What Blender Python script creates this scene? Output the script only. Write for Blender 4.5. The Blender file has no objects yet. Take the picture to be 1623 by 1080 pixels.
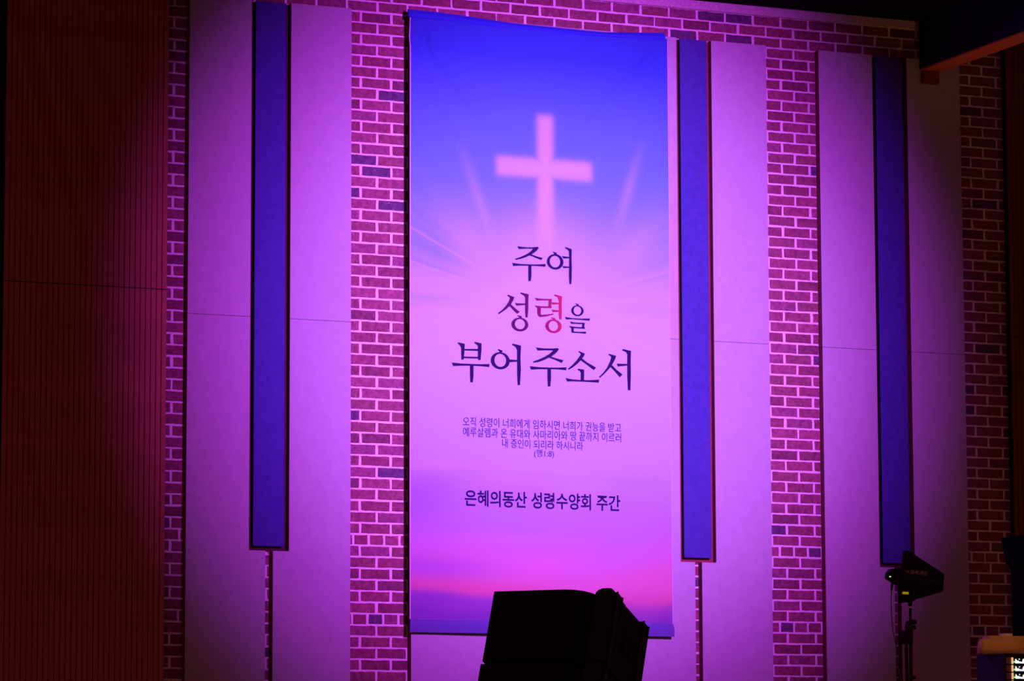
import bpy, bmesh, math, random
import numpy as np
from mathutils import Vector, Matrix
from mathutils.geometry import tessellate_polygon

random.seed(11)
rng = np.random.default_rng(5)
S = bpy.context.scene
COL = S.collection

# ------------------------------------------------------------------ camera
H0 = 6.39                       # height of the top of the wall panels above the hall floor
CAM = Vector((-8.0686, -20.7972, H0 - 4.8919))
F, YAW, PITCH, ROLL = 5867.67, 0.4113505, 0.1272203, -0.0031932
fwd = Vector((math.sin(YAW) * math.cos(PITCH), math.cos(YAW) * math.cos(PITCH), math.sin(PITCH)))
rgt = Vector((math.cos(YAW), -math.sin(YAW), 0))
upv = rgt.cross(fwd)
r2 = math.cos(ROLL) * rgt + math.sin(ROLL) * upv
u2 = -math.sin(ROLL) * rgt + math.cos(ROLL) * upv
cd = bpy.data.cameras.new('camera')
cd.sensor_width = 36.0
cd.lens = F * 36.0 / 1623.0
cd.clip_start = 0.1
cd.clip_end = 200
cam = bpy.data.objects.new('camera', cd)
COL.objects.link(cam)
M3 = Matrix((r2, u2, -fwd)).transposed()
cam.matrix_world = Matrix.Translation(CAM) @ M3.to_4x4()
S.camera = cam

# ------------------------------------------------------------------ world, lamps and added fills, exposure
w = bpy.data.worlds.new('World')
S.world = w
w.use_nodes = True
w.node_tree.nodes['Background'].inputs[0].default_value = (1.0, 0.23, 0.30, 1)
w.node_tree.nodes['Background'].inputs[1].default_value = 0.195


def aim(o, target):
    d = Vector(target) - o.location
    o.rotation_euler = d.to_track_quat('-Z', 'Y').to_euler()


def spot(name, loc, target, power, color, half, blend, radius=0.12):
    l = bpy.data.lights.new(name, 'SPOT')
    l.energy = power
    l.color = color
    l.spot_size = 2 * half
    l.spot_blend = blend
    l.shadow_soft_size = radius
    o = bpy.data.objects.new(name, l)
    COL.objects.link(o)
    o.location = loc
    aim(o, target)
    return o


spot('magenta_wash_lamp', (1.0, -12.0, H0 - 0.15), (1.29, 0, H0 - 1.90), 11400, (0.69, 0.062, 1.18), math.radians(14.4), 1.0)
spot('violet_center_fill', (0.85, -12.0, H0 - 0.15), (1.38, 0, H0 - 1.88), 4500, (0.33, 0.42, 1.0), math.radians(10.9), 1.0)  # unseen extra beam, added to whiten the bright middle of the wash


def area(name, loc, target, power, color, sx, sy):
    l = bpy.data.lights.new(name, 'AREA')
    l.shape = 'RECTANGLE'
    l.size = sx
    l.size_y = sy
    l.energy = power
    l.color = color
    o = bpy.data.objects.new(name, l)
    COL.objects.link(o)
    o.location = loc
    aim(o, target)
    return o


area('warm_stage_lamp', (6.5, -7.0, 1.6), (4.6, 0, 3.0), 2.5, (1.0, 0.42, 0.12), 0.5, 0.5)
spot('warm_beam_fill', (3.97, -1.9, 2.9), (3.97, -0.75, H0), 42, (1.0, 0.40, 0.06), math.radians(15), 0.9, 0.05)  # unseen spot added only to brighten the underside of the beam
spot('warm_cloth_fill', (2.7, -4.6, 3.9), (2.95, -2.45, 2.5), 36, (1.0, 0.45, 0.14), math.radians(9), 0.9, 0.05)  # unseen spot added to brighten the tan cloth on the rack

S.view_settings.view_transform = 'Standard'
S.view_settings.look = 'None'
S.view_settings.gamma = 1
S.view_settings.use_curve_mapping = False
S.view_settings.exposure = 0.0


# ------------------------------------------------------------------ helpers
def at(px, py, Y):
    """the point of the plane y = Y that a sight line through photo pixel (px, py) meets"""
    d = fwd + r2 * ((px - 811.5) / F) + u2 * ((540 - py) / F)
    t = (Y - CAM.y) / d.y
    return CAM + d * t


def tag(o, label=None, cat=None, group=None, kind=None):
    if label: o['label'] = label
    if cat: o['category'] = cat
    if group: o['group'] = group
    if kind: o['kind'] = kind
    return o


def empty(name, loc, rot=(0, 0, 0)):
    o = bpy.data.objects.new(name, None)
    COL.objects.link(o)
    o.location = loc
    o.rotation_euler = rot
    o.empty_display_size = 0.1
    return o


def link(name, me, mat, parent=None, world=False):
    o = bpy.data.objects.new(name, me)
    COL.objects.link(o)
    if mat is not None and len(me.materials) == 0:
        me.materials.append(mat)
    if parent is not None:
        o.parent = parent
        if world:
            o.matrix_parent_inverse = Matrix.Translation(parent.location).inverted()
    return o


def obj(name, bm, mat, parent=None, world=False, smooth=False):
    me = bpy.data.meshes.new(name)
    bmesh.ops.recalc_face_normals(bm, faces=bm.faces)
    bm.to_mesh(me)
    bm.free()
    if smooth:
        for p in me.polygons: p.use_smooth = True
    return link(name, me, mat, parent, world)


def box(bm, x0, x1, y0, y1, z0, z1, bev=0.0, seg=1):
    r = bmesh.ops.create_cube(bm, size=1)
    vs = r['verts']
    for v in vs:
        v.co = Vector(((x0 + x1) / 2 + v.co.x * (x1 - x0), (y0 + y1) / 2 + v.co.y * (y1 - y0), (z0 + z1) / 2 + v.co.z * (z1 - z0)))
    if bev > 0:
        es = set(e for v in vs for e in v.link_edges)
        bmesh.ops.bevel(bm, geom=list(es), offset=bev, segments=seg, affect='EDGES', profile=0.5)


def cyl(bm, p, q, r, r1=None, n=16):
    p, q = Vector(p), Vector(q)
    r1 = r if r1 is None else r1
    d = (q - p).normalized()
    a = d.orthogonal().normalized()
    b = d.cross(a)
    A = [bm.verts.new(p + (a * math.cos(t) + b * math.sin(t)) * r) for t in [2 * math.pi * i / n for i in range(n)]]
    B = [bm.verts.new(q + (a * math.cos(t) + b * math.sin(t)) * r1) for t in [2 * math.pi * i / n for i in range(n)]]
    for i in range(n):
        bm.faces.new((A[i], A[(i + 1) % n], B[(i + 1) % n], B[i]))
    bm.faces.new(A)
    bm.faces.new(list(reversed(B)))


def tube(bm, pts, r, n=10):
    pts = [Vector(p) for p in pts]
    rings = []
    a = None
    for i, p in enumerate(pts):
        d = (pts[min(i + 1, len(pts) - 1)] - pts[max(i - 1, 0)]).normalized()
        if a is None: a = d.orthogonal().normalized()
        a = (a - d * a.dot(d)).normalized()
        b = d.cross(a)
        rings.append([bm.verts.new(p + (a * math.cos(t) + b * math.sin(t)) * r) for t in [2 * math.pi * k / n for k in range(n)]])
    for A, B in zip(rings, rings[1:]):
        for i in range(n):
            bm.faces.new((A[i], A[(i + 1) % n], B[(i + 1) % n], B[i]))
    bm.faces.new(rings[0])
    bm.faces.new(list(reversed(rings[-1])))


def prism(bm, poly, d):
    """poly: 3-D points of one face; d: extrusion vector"""
    A = [bm.verts.new(Vector(p)) for p in poly]
    B = [bm.verts.new(Vector(p) + Vector(d)) for p in poly]
    n = len(A)
    bm.faces.new(A)
    bm.faces.new(list(reversed(B)))
    for i in range(n):
        bm.faces.new((A[i], B[i], B[(i + 1) % n], A[(i + 1) % n]))


# ------------------------------------------------------------------ materials
def mat(name, color, rough=0.8, noise=0.0, nscale=8.0, bump=0.0, bscale=60.0, metal=0.0, spec=0.3, emit=None, estr=1.0):
    m = bpy.data.materials.new(name)
    m.use_nodes = True
    nt = m.node_tree
    b = nt.nodes['Principled BSDF']
    b.inputs['Base Color'].default_value = (*color, 1)
    b.inputs['Roughness'].default_value = rough
    b.inputs['Metallic'].default_value = metal
    b.inputs['Specular IOR Level'].default_value = spec
    if emit:
        b.inputs['Emission Color'].default_value = (*emit, 1)
        b.inputs['Emission Strength'].default_value = estr
    tc = nt.nodes.new('ShaderNodeTexCoord')
    if noise > 0:
        n = nt.nodes.new('ShaderNodeTexNoise')
        n.inputs['Scale'].default_value = nscale
        n.inputs['Detail'].default_value = 6
        n.inputs['Roughness'].default_value = 0.65
        nt.links.new(tc.outputs['Object'], n.inputs['Vector'])
        mr = nt.nodes.new('ShaderNodeMapRange')
        mr.inputs[1].default_value = 0.195
        mr.inputs[2].default_value = 0.75
        mr.inputs[3].default_value = 1 - noise
        mr.inputs[4].default_value = 1 + noise
        nt.links.new(n.outputs['Fac'], mr.inputs[0])
        mx = nt.nodes.new('ShaderNodeVectorMath')
        mx.operation = 'SCALE'
        mx.inputs[0].default_value = color
        nt.links.new(mr.outputs[0], mx.inputs['Scale'])
        nt.links.new(mx.outputs[0], b.inputs['Base Color'])
    if bump > 0:
        n2 = nt.nodes.new('ShaderNodeTexNoise')
        n2.inputs['Scale'].default_value = bscale
        n2.inputs['Detail'].default_value = 5
        nt.links.new(tc.outputs['Object'], n2.inputs['Vector'])
        bp = nt.nodes.new('ShaderNodeBump')
        bp.inputs['Strength'].default_value = bump
        bp.inputs['Distance'].default_value = 0.004
        nt.links.new(n2.outputs['Fac'], bp.inputs['Height'])
        nt.links.new(bp.outputs[0], b.inputs['Normal'])
    return m


def brick_material():
    m = bpy.data.materials.new('red_brick')
    m.use_nodes = True
    nt = m.node_tree
    N, L = nt.nodes, nt.links
    b = N['Principled BSDF']
    b.inputs['Roughness'].default_value = 0.9
    b.inputs['Specular IOR Level'].default_value = 0.15
    oi = N.new('ShaderNodeObjectInfo')
    ge = N.new('ShaderNodeNewGeometry')
    ad = N.new('ShaderNodeMath')
    ad.operation = 'ADD'
    L.new(oi.outputs['Random'], ad.inputs[0])
    L.new(ge.outputs['Random Per Island'], ad.inputs[1])
    fr = N.new('ShaderNodeMath')
    fr.operation = 'FRACT'
    L.new(ad.outputs[0], fr.inputs[0])
    cr = N.new('ShaderNodeValToRGB')
    cr.color_ramp.interpolation = 'CONSTANT'
    st = [(0.0, (0.250, 0.072, 0.110)), (0.16, (0.285, 0.080, 0.125)), (0.34, (0.262, 0.088, 0.115)), (0.50, (0.305, 0.092, 0.140)),
          (0.66, (0.225, 0.064, 0.100)), (0.78, (0.275, 0.084, 0.150)), (0.90, (0.20, 0.060, 0.100)), (0.965, (0.125, 0.06, 0.125))]
    e = cr.color_ramp.elements
    e[0].position, e[0].color = st[0][0], (*st[0][1], 1)
    e[1].position, e[1].color = st[1][0], (*st[1][1], 1)
    for p, c in st[2:]:
        q = e.new(p)
        q.color = (*c, 1)
    L.new(fr.outputs[0], cr.inputs[0])
    n = N.new('ShaderNodeTexNoise')
    n.inputs['Scale'].default_value = 34
    n.inputs['Detail'].default_value = 8
    n.inputs['Roughness'].default_value = 0.7
    L.new(ge.outputs['Position'], n.inputs['Vector'])
    mr = N.new('ShaderNodeMapRange')
    mr.inputs[1].default_value = 0.3
    mr.inputs[2].default_value = 0.72
    mr.inputs[3].default_value = 0.55
    mr.inputs[4].default_value = 1.45
    L.new(n.outputs['Fac'], mr.inputs[0])
    sc = N.new('ShaderNodeVectorMath')
    sc.operation = 'SCALE'
    L.new(cr.outputs[0], sc.inputs[0])
    L.new(mr.outputs[0], sc.inputs['Scale'])
    # chalky scuffs of mortar
    n3 = N.new('ShaderNodeTexNoise')
    n3.inputs['Scale'].default_value = 60
    n3.inputs['Detail'].default_value = 4
    L.new(ge.outputs['Position'], n3.inputs['Vector'])
    m3 = N.new('ShaderNodeMapRange')
    m3.inputs[1].default_value = 0.66
    m3.inputs[2].default_value = 0.76
    m3.inputs[4].default_value = 0.55
    L.new(n3.outputs['Fac'], m3.inputs[0])
    mx = N.new('ShaderNodeMix')
    mx.data_type = 'RGBA'
    L.new(m3.outputs[0], mx.inputs['Factor'])
    L.new(sc.outputs[0], mx.inputs['A'])
    mx.inputs['B'].default_value = (0.55, 0.42, 0.45, 1)
    L.new(mx.outputs['Result'], b.inputs['Base Color'])
    bp = N.new('ShaderNodeBump')
    bp.inputs['Strength'].default_value = 0.7
    bp.inputs['Distance'].default_value = 0.004
    L.new(n.outputs['Fac'], bp.inputs['Height'])
    L.new(bp.outputs[0], b.inputs['Normal'])
    return m


M = {}
M['brick'] = brick_material()
M['mortar'] = mat('mortar', (0.84, 0.74, 0.72), 0.95, 0.12, 30, 0.5, 120)
M['panel'] = mat('grey_panel', (0.46, 0.43, 0.46), 0.9, 0.07, 14, 0.25, 160, spec=0.15)
M['panel_edge'] = mat('panel_edge', (0.20, 0.06, 0.07), 0.85, 0.1, 20)
M['navy'] = mat('navy_felt', (0.062, 0.055, 0.27), 0.95, 0.16, 26, 0.4, 200, spec=0.08)
M['ledge'] = mat('concrete_ledge', (0.62, 0.5, 0.52), 0.95, 0.45, 90, 0.6, 90)
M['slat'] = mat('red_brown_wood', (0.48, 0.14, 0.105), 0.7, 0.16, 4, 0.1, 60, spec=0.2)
M['slat_shaded'] = mat('shaded_brown_wood', (0.20, 0.05, 0.045), 0.8, 0.16, 4, 0.1, 60, spec=0.1)  # same slat wood, with the shade of the right edge in its colour
M['black_paint'] = mat('black_paint', (0.012, 0.010, 0.012), 0.9, spec=0.1)
M['ceiling'] = mat('black_ceiling', (0.010, 0.009, 0.010), 0.95, 0.2, 3, spec=0.05)
M['beam_wood'] = mat('red_wood', (0.55, 0.15, 0.015), 0.7, 0.12, 6, spec=0.2)
M['stage'] = mat('stage_floor', (0.10, 0.05, 0.03), 0.6, 0.2, 2)
M['hall'] = mat('hall_floor', (0.12, 0.09, 0.07), 0.6, 0.2, 2)
M['plastic'] = mat('black_plastic', (0.012, 0.011, 0.014), 0.7, spec=0.12)
M['grille'] = mat('black_grille', (0.006, 0.005, 0.008), 0.9, 0.2, 200, 0.4, 500, spec=0.06)
M['cabinet'] = mat('black_cabinet', (0.012, 0.009, 0.011), 0.85, 0.2, 90, 0.4, 300, spec=0.1)
M['metal'] = mat('black_metal', (0.014, 0.013, 0.016), 0.5, metal=0.0, spec=0.25)
M['chrome'] = mat('bright_metal', (0.6, 0.55, 0.55), 0.35, metal=0.9)
M['ink'] = mat('navy_ink', (0.026, 0.011, 0.060), 0.9, spec=0.08)
M['ink_small'] = mat('violet_ink', (0.055, 0.022, 0.12), 0.9, spec=0.08)
M['logo'] = mat('pale_print', (0.32, 0.22, 0.28), 0.7)
M['yellow'] = mat('yellow_sticker', (0.85, 0.8, 0.05), 0.6, emit=(0.8, 0.62, 0.02), estr=0.28)  # faint glow added to the sticker, which is no light source
M['led'] = mat('green_lamp', (0.2, 0.8, 0.1), 0.5, emit=(0.55, 1.0, 0.12), estr=1.6)
M['cable'] = mat('grey_cable', (0.16, 0.12, 0.11), 0.7)
M['tan'] = mat('tan_cloth', (0.62, 0.36, 0.13), 0.95, 0.12, 14, 0.5, 60)
M['white'] = mat('white_plastic', (0.8, 0.75, 0.7), 0.6)
M['case'] = mat('black_case', (0.022, 0.012, 0.05), 0.85, 0.15, 10)
M['ear'] = mat('brown_metal', (0.16, 0.07, 0.055), 0.6)
M['handle'] = mat('glowing_handle', (0.8, 0.6, 0.42), 0.5, emit=(0.9, 0.52, 0.27), estr=0.8)  # light falling on the handle is put in as a glow
M['screen'] = mat('screen_white', (0.8, 0.8, 0.8), 0.5, emit=(0.85, 0.93, 1.0), estr=1.3)
M['screen_green'] = mat('screen_green', (0.2, 0.8, 0.2), 0.5, emit=(0.35, 0.95, 0.3), estr=1.0)
M['screen_blue'] = mat('screen_blue', (0.2, 0.2, 0.6), 0.5, emit=(0.45, 0.55, 0.9), estr=0.8)

# ------------------------------------------------------------------ shell
SZ = 1.10                                                  # height of the stage floor
bm = bmesh.new()
box(bm, -6, 9, -8.6, 0.25, 0.2, SZ)
tag(obj('floor', bm, M['stage']), kind='structure')
bm = bmesh.new()
box(bm, -16, 14, -26, 0.3, -0.2, 0.0)
tag(obj('floor', bm, M['hall']), kind='structure')
bm = bmesh.new()
box(bm, -6, 9, -8.6, 0.25, 0.0, 0.2)
tag(obj('trim_3', bm, M['black_paint']), kind='structure')

CH = 0.0684                                                # brick course
BW = 0.2                                                   # brick pitch
bm = bmesh.new()
box(bm, -6, 9, 0.0, 0.25, SZ, H0 + 0.34)
wall = tag(obj('wall_back', bm, M['mortar']), 'red brick wall with wide pale mortar joints', kind='structure')

bm = bmesh.new()
box(bm, -6, 9, -9.0, 0.0, H0 + 0.262, H0 + 0.36)
tag(obj('ceiling', bm, M['ceiling']), kind='structure')
bm = bmesh.new()
box(bm, -2.26, 4.60, -0.02, 0.0, H0 + 0.202, H0 + 0.262, 0.003)
tag(obj('trim_1', bm, M['ledge']), 'speckled concrete ledge along the top of the brick wall', kind='structure')


# bricks -------------------------------------------------------------
def brick_mesh(name, W, Hh, seed):
    r = random.Random(seed)
    nx = 6 if W > 0.12 else 3
    j = 0.0016
    P = []
    for i in range(nx): P.append((-W / 2 + W * i / nx, -Hh / 2))
    for i in range(2): P.append((W / 2, -Hh / 2 + Hh * i / 2))
    for i in range(nx): P.append((W / 2 - W * i / nx, Hh / 2))
    for i in range(2): P.append((-W / 2, Hh / 2 - Hh * i / 2))
    P = [(x + r.uniform(-j, j), z + r.uniform(-j, j) * 0.9) for x, z in P]
    bm = bmesh.new()
    A = [bm.verts.new((x, 0.004, z)) for x, z in P]
    B = [bm.verts.new((x, -0.002, z)) for x, z in P]
    C = [bm.verts.new((x * (1 - 0.003 / W * 2), -0.0042, z * (1 - 0.003 / Hh * 2))) for x, z in P]
    n = len(P)
    for i in range(n):
        k = (i + 1) % n
        bm.faces.new((A[i], A[k], B[k], B[i]))
        bm.faces.new((B[i], B[k], C[k], C[i]))
    bm.faces.new(C)
    bmesh.ops.recalc_face_normals(bm, faces=bm.faces)
    me = bpy.data.meshes.new(name)
    bm.to_mesh(me)
    bm.free()
    me.materials.append(M['brick'])
    return me


VW, VH = BW - 0.0165, CH - 0.0115
stretch = [brick_mesh('brick', VW, VH, s) for s in range(8)]
headers = [brick_mesh('brick_header', BW / 2 - 0.0165, VH, 50 + s) for s in range(4)]
OPEN = [(-1.245, -1.12), (-0.73, -0.475), (-0.083, 0.31), (2.124, 2.372), (2.765, 3.147), (3.54, 3.797), (4.195, 4.54)]
cand = []
for r in range(-3, 66):
    z = H0 - (r + 0.5) * CH
    if r in (47, 54, 61):
        us = [(-1.25 * 5 - 0.0 + i * 0.5) for i in range(0, 64)]
        us = [math.floor(u * 2) / 2 + 0.25 for u in us]
        lst = [(u, u + 0.5) for u in us]
    else:
        off = 0.0 if r % 2 == 0 else 0.5
        lst = [(u + off, u + off + 1) for u in range(-7, 24)]
    for a, b in lst:
        x0, x1 = a * BW, b * BW
        xm = (x0 + x1) / 2
        if r % 2 == 0 and xm > 2.0: xs = -0.007
        elif r % 2 and xm < 1.0: xs = 0.007
        else: xs = 0.0
        if r < 0:
            vis = max(0, min(x1, 4.54) - max(x0, -1.245))
        else:
            vis = 0
            for i, (p, q) in enumerate(OPEN):
                ov = max(0, min(x1, q) - max(x0, p))
                if i in (1, 3, 5): ov *= 0.0 if r < 48 else 0.2
                vis += ov
        if vis <= 0: continue
        # what the frame cuts off (upper left, below)
        yb = 17.8 + (r + 0.5) * 17.7 + (xm / 0.2) * 3.9
        if yb < -5 or yb > 1085: vis *= 0.05
        cand.append((vis, xm + xs, z, x1 - x0))
cand.sort(key=lambda t: -t[0])
rest_v, rest_f = [], []
for i, (v, xm, z, wd) in enumerate(cand):
    me = random.choice(headers if wd < 0.15 else stretch)
    jx, jz = random.uniform(-0.0022, 0.0022), random.uniform(-0.0012, 0.0012)
    jy = random.uniform(-0.001, 0.001)
    if i < 300:
        o = bpy.data.objects.new('brick', me)
        COL.objects.link(o)
        o.parent = wall
        o.location = (xm + jx, jy, z + jz)
        o.rotation_euler = (0, random.uniform(-0.006, 0.006), 0)
    else:
        n0 = len(rest_v)
        rest_v += [(p.co.x + xm + jx, p.co.y + jy, p.co.z + z + jz) for p in me.vertices]
        rest_f += [tuple(n0 + k for k in f.vertices) for f in me.polygons]
me = bpy.data.meshes.new('bricks')
me.from_pydata(rest_v, [], rest_f)
tag(link('bricks', me, M['brick'], wall), kind='stuff')

# ------------------------------------------------------------------ panels
PF, PB = -0.055, -0.0052
SEAM = H0 - 1.935


def panel_piece(bm, x0, x1, z0, z1):
    box(bm, x0, x1, PF, PB, z0, z1, 0.0015)


def cladding(label, pieces):
    """pieces: list of (x0, x1, z0, z1) all boards of one panel"""
    x0 = min(p[0] for p in pieces)
    root = empty('cladding_panel', (x0, PF, SZ))
    tag(root, label, 'panel', 'grey panels on the brick wall')
    for (a, b, c, d) in pieces:
        bm = bmesh.new()
        panel_piece(bm, a, b, c, d)
        o = obj('board', bm, M['panel'], root, True)
        o.data.materials.append(M['panel_edge'])
        for p in o.data.polygons:
            if abs(p.normal.x) > 0.9: p.material_index = 1
    return root


TOP, BOT, SLOT = H0, SZ, H0 - 3.335
g = 0.0012


def half_panel(label, a, b, notch, side):
    """one board cut back beside the slot; side 'r': the slot is at its right"""
    lo, hi = (a, b), None
    root = empty('cladding_panel', (a, PF, SZ))
    tag(root, label, 'panel', 'grey panels on the brick wall')

    def L(zt, zb, name):
        # outline in x-z, extruded in y
        poly = []
        if side == 'r':
            if zb < SLOT < zt:
                poly = [(a, zb), (b, zb), (b, SLOT), (notch, SLOT), (notch, zt), (a, zt)]
            else:
                poly = [(a, zb), (notch, zb), (notch, zt), (a, zt)]
        else:
            if zb < SLOT < zt:
                poly = [(a, zb), (b, zb), (b, zt), (notch, zt), (notch, SLOT), (a, SLOT)]
            else:
                poly = [(notch, zb), (b, zb), (b, zt), (notch, zt)]
        bm = bmesh.new()
        prism(bm, [(x, PF, z) for x, z in poly], (0, PB - PF, 0))
        o = obj(name, bm, M['panel'], root, True)
        o.data.materials.append(M['panel_edge'])
        for p in o.data.polygons:
            if abs(p.normal.x) > 0.9 or abs(p.normal.z) > 0.9: p.material_index = 1
        return o
    L(TOP, SEAM + g, 'board')
    L(SEAM - g, BOT, 'board')
    return root


half_panel('grey wall panel directly right of the left slatted wood, with a horizontal seam', -1.122, -0.624, -0.728, 'r')
half_panel('grey wall panel between the leftmost navy strip and the bright brick column', -0.576, -0.083, -0.475, 'l')
half_panel('wide grey wall panel mostly covered by the hanging banner', 0.310, 2.224, 2.124, 'r')
half_panel('grey wall panel right of the banner, between a navy strip and a brick column', 2.272, 2.765, 2.372, 'l')
half_panel('grey wall panel left of the rightmost navy strip, beside a brick column', 3.147, 3.645, 3.540, 'r')
half_panel('dim grey wall panel behind the black antenna stand, under the dark beam', 3.694, 4.195, 3.797, 'l')

# navy felt strips in the slots
for (a, b, lab) in [(-0.728, -0.475, 'tall navy felt strip nearest the slatted wood on the left'),
                    (2.124, 2.372, 'tall navy felt strip beside the right edge of the banner'),
                    (3.540, 3.797, 'tall dim navy felt strip above the black antenna')]:
    root = empty('acoustic_strip', (a + 0.02, -0.05, SLOT + 0.03))
    tag(root, lab, 'acoustic panel', 'navy strips between the grey panels')
    bm = bmesh.new()
    box(bm, a + 0.027, b - 0.031, -0.0515, -0.040, SLOT + 0.028, TOP - 0.004, 0.0012)
    obj('felt_face', bm, M['navy'], root, True)
    bm = bmesh.new()
    box(bm, a + 0.029, b - 0.033, -0.040, -0.0130, SLOT + 0.030, TOP - 0.006)
    obj('backing', bm, M['black_paint'], root, True)
    bm = bmesh.new()
    box(bm, a + 0.001, b - 0.001, -0.0125, -0.0070, SLOT + 0.001, TOP - 0.002)
    obj('slot_shade_board', bm, mat('slot_tone_maroon', (0.24, 0.035, 0.06) if 2 < a < 3 else (0.075, 0.014, 0.035), 0.9, 0.2, 30), root, True)  # added sheet over the brick; light and shade of each slot in its colour


# ------------------------------------------------------------------ slatted wood walls
def slat_field(label, x0, n, pitch, seam, zlo, zhi, in_shade=False):
    root = empty('slat_panel', (x0, -0.055, SZ))
    tag(root, label, 'panel', 'slatted wood wall panels')
    bm = bmesh.new()
    box(bm, x0, x0 + n * pitch, -0.047, -0.0052, zlo, zhi)
    obj('backboard', bm, M['black_paint'], root, True)
    sm = M['slat_shaded'] if in_shade else M['slat']
    for z0, z1 in ((zlo, seam - 0.0022), (seam + 0.0022, zhi)):
        bm = bmesh.new()
        box(bm, 0.0022, pitch - 0.0022, -0.055, -0.046, z0, z1, 0.0012)
        me = bpy.data.meshes.new('slat')
        bmesh.ops.recalc_face_normals(bm, faces=bm.faces)
        bm.to_mesh(me)
        bm.free()
        me.materials.append(sm)
        for i in range(n):
            o = bpy.data.objects.new('slat', me)
            COL.objects.link(o)
            o.parent = root
            o.matrix_parent_inverse = Matrix.Translation(root.location).inverted()
            o.location = (x0 + i * pitch, 0, 0)
    return root


slat_field('red-brown slatted wood wall panel at the far left with a fine horizontal seam', -2.25, 30, 1.0 / 30, H0 - 1.80, SZ, H0 + 0.26)
slat_field('slatted wood wall panel coloured dark for shade at the far right edge of the wall', 4.545, 30, 1.0 / 30, H0 - 1.80, SZ, H0 + 0.26, True)
bm = bmesh.new()
box(bm, -3.4, -2.252, -0.045, -0.001, SZ, H0 + 0.26)
tag(obj('trim_2', bm, M['black_paint']), kind='structure')

# dark beam from the wall towards the hall
root = empty('ceiling_beam', (3.89, -0.06, H0 - 0.08))
tag(root, 'black ceiling beam with red-brown underside at the upper right', 'beam')
bm = bmesh.new()
box(bm, 3.892, 4.045, -7.5, -0.058, H0 - 0.066, H0 + 0.261)
obj('beam_body', bm, M['black_paint'], root, True)
bm = bmesh.new()
box(bm, 3.894, 4.043, -7.4, -0.058, H0 - 0.080, H0 - 0.066, 0.002)
tag(obj('soffit_board', bm, M['beam_wood'], root, True), 'red-brown wooden underside board')
bm = bmesh.new()
box(bm, 3.90, 4.02, -0.10, -0.0555, H0 - 0.165, H0 - 0.080, 0.006)
obj('bracket', bm, mat('dark_wood', (0.18, 0.05, 0.02), 0.8), root, True)

# ------------------------------------------------------------------ banner
BX0, BX1 = 0.293, 2.043
BZ1, BZ0 = H0 - 0.022, H0 - 3.727
BY = -0.092


def wrinkle(x, z):
    """y offset of the cloth; negative comes forward"""
    bx = (x - BX0) / (BX1 - BX0)
    bz = (BZ1 - z) / (BZ1 - BZ0)
    y = 0.0035 * np.sin(bx * 9.0 + 0.6 + bz * 0.7) + 0.0025 * np.sin(bx * 17 + 2.0 - bz * 1.7)

    def crease(d, wdt, amp):
        return amp * np.exp(-(d / wdt) ** 2)
    for c, a in ((0.258, 0.0026), (0.508, 0.0016), (0.755, 0.0020), (0.335, -0.0016), (0.62, -0.0014)):
        y = y + crease(bx - c, 0.004, a)
    for c, a in ((0.4885, 0.0020), (0.755, -0.0026)):
        y = y + crease(bz - c + 0.003 * np.sin(bx * 5), 0.0020, a)
    # slack folds falling from the upper corners
    for b0, z0, k, a, wd in ((0.10, 0.085, 1.71, 0.022, 0.016), (0.07, 0.10, 0.28, 0.018, 0.016), (0.82, 0.09, -1.9, 0.021, 0.015), (0.135, 0.07, 1.25, -0.009, 0.02)):
        d = (bx - b0 - k * (bz - z0)) / np.sqrt(1 + 0.35 * k * k)
        y = y + crease(d, wd, a) * np.clip(1 - bz / 0.27, 0, 1) * np.clip(bz / 0.04, 0, 1)
    return np.minimum(y, 0.018)


def lin(c):
    c = np.asarray(c, float) / 255
    return np.where(c <= 0.04045, c / 12.92, ((c + 0.055) / 1.055) ** 2.4)


# the print of the banner: colours in the cloth, sky above, sunset below
ST = [(0.00, (0.035, 0.085, 0.48)), (0.05, (0.040, 0.10, 0.52)), (0.10, (0.065, 0.16, 0.62)), (0.16, (0.092, 0.23, 0.7)), (0.22, (0.115, 0.28, 0.7)),
      (0.27, (0.145, 0.32, 0.7)), (0.31, (0.20, 0.36, 0.7)), (0.35, (0.29, 0.41, 0.7)), (0.39, (0.38, 0.46, 0.7)), (0.43, (0.45, 0.50, 0.7)), (0.48, (0.49, 0.53, 0.7)), (0.56, (0.49, 0.53, 0.7)),
      (0.63, (0.47, 0.50, 0.7)), (0.69, (0.46, 0.45, 0.68)), (0.75, (0.46, 0.41, 0.66)), (0.80, (0.42, 0.32, 0.64)), (0.85, (0.44, 0.28, 0.58)),
      (0.90, (0.54, 0.26, 0.42)), (0.935, (0.62, 0.25, 0.36)), (0.958, (0.60, 0.20, 0.30)), (0.975, (0.32, 0.13, 0.33)), (1.0, (0.21, 0.10, 0.36))]



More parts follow.
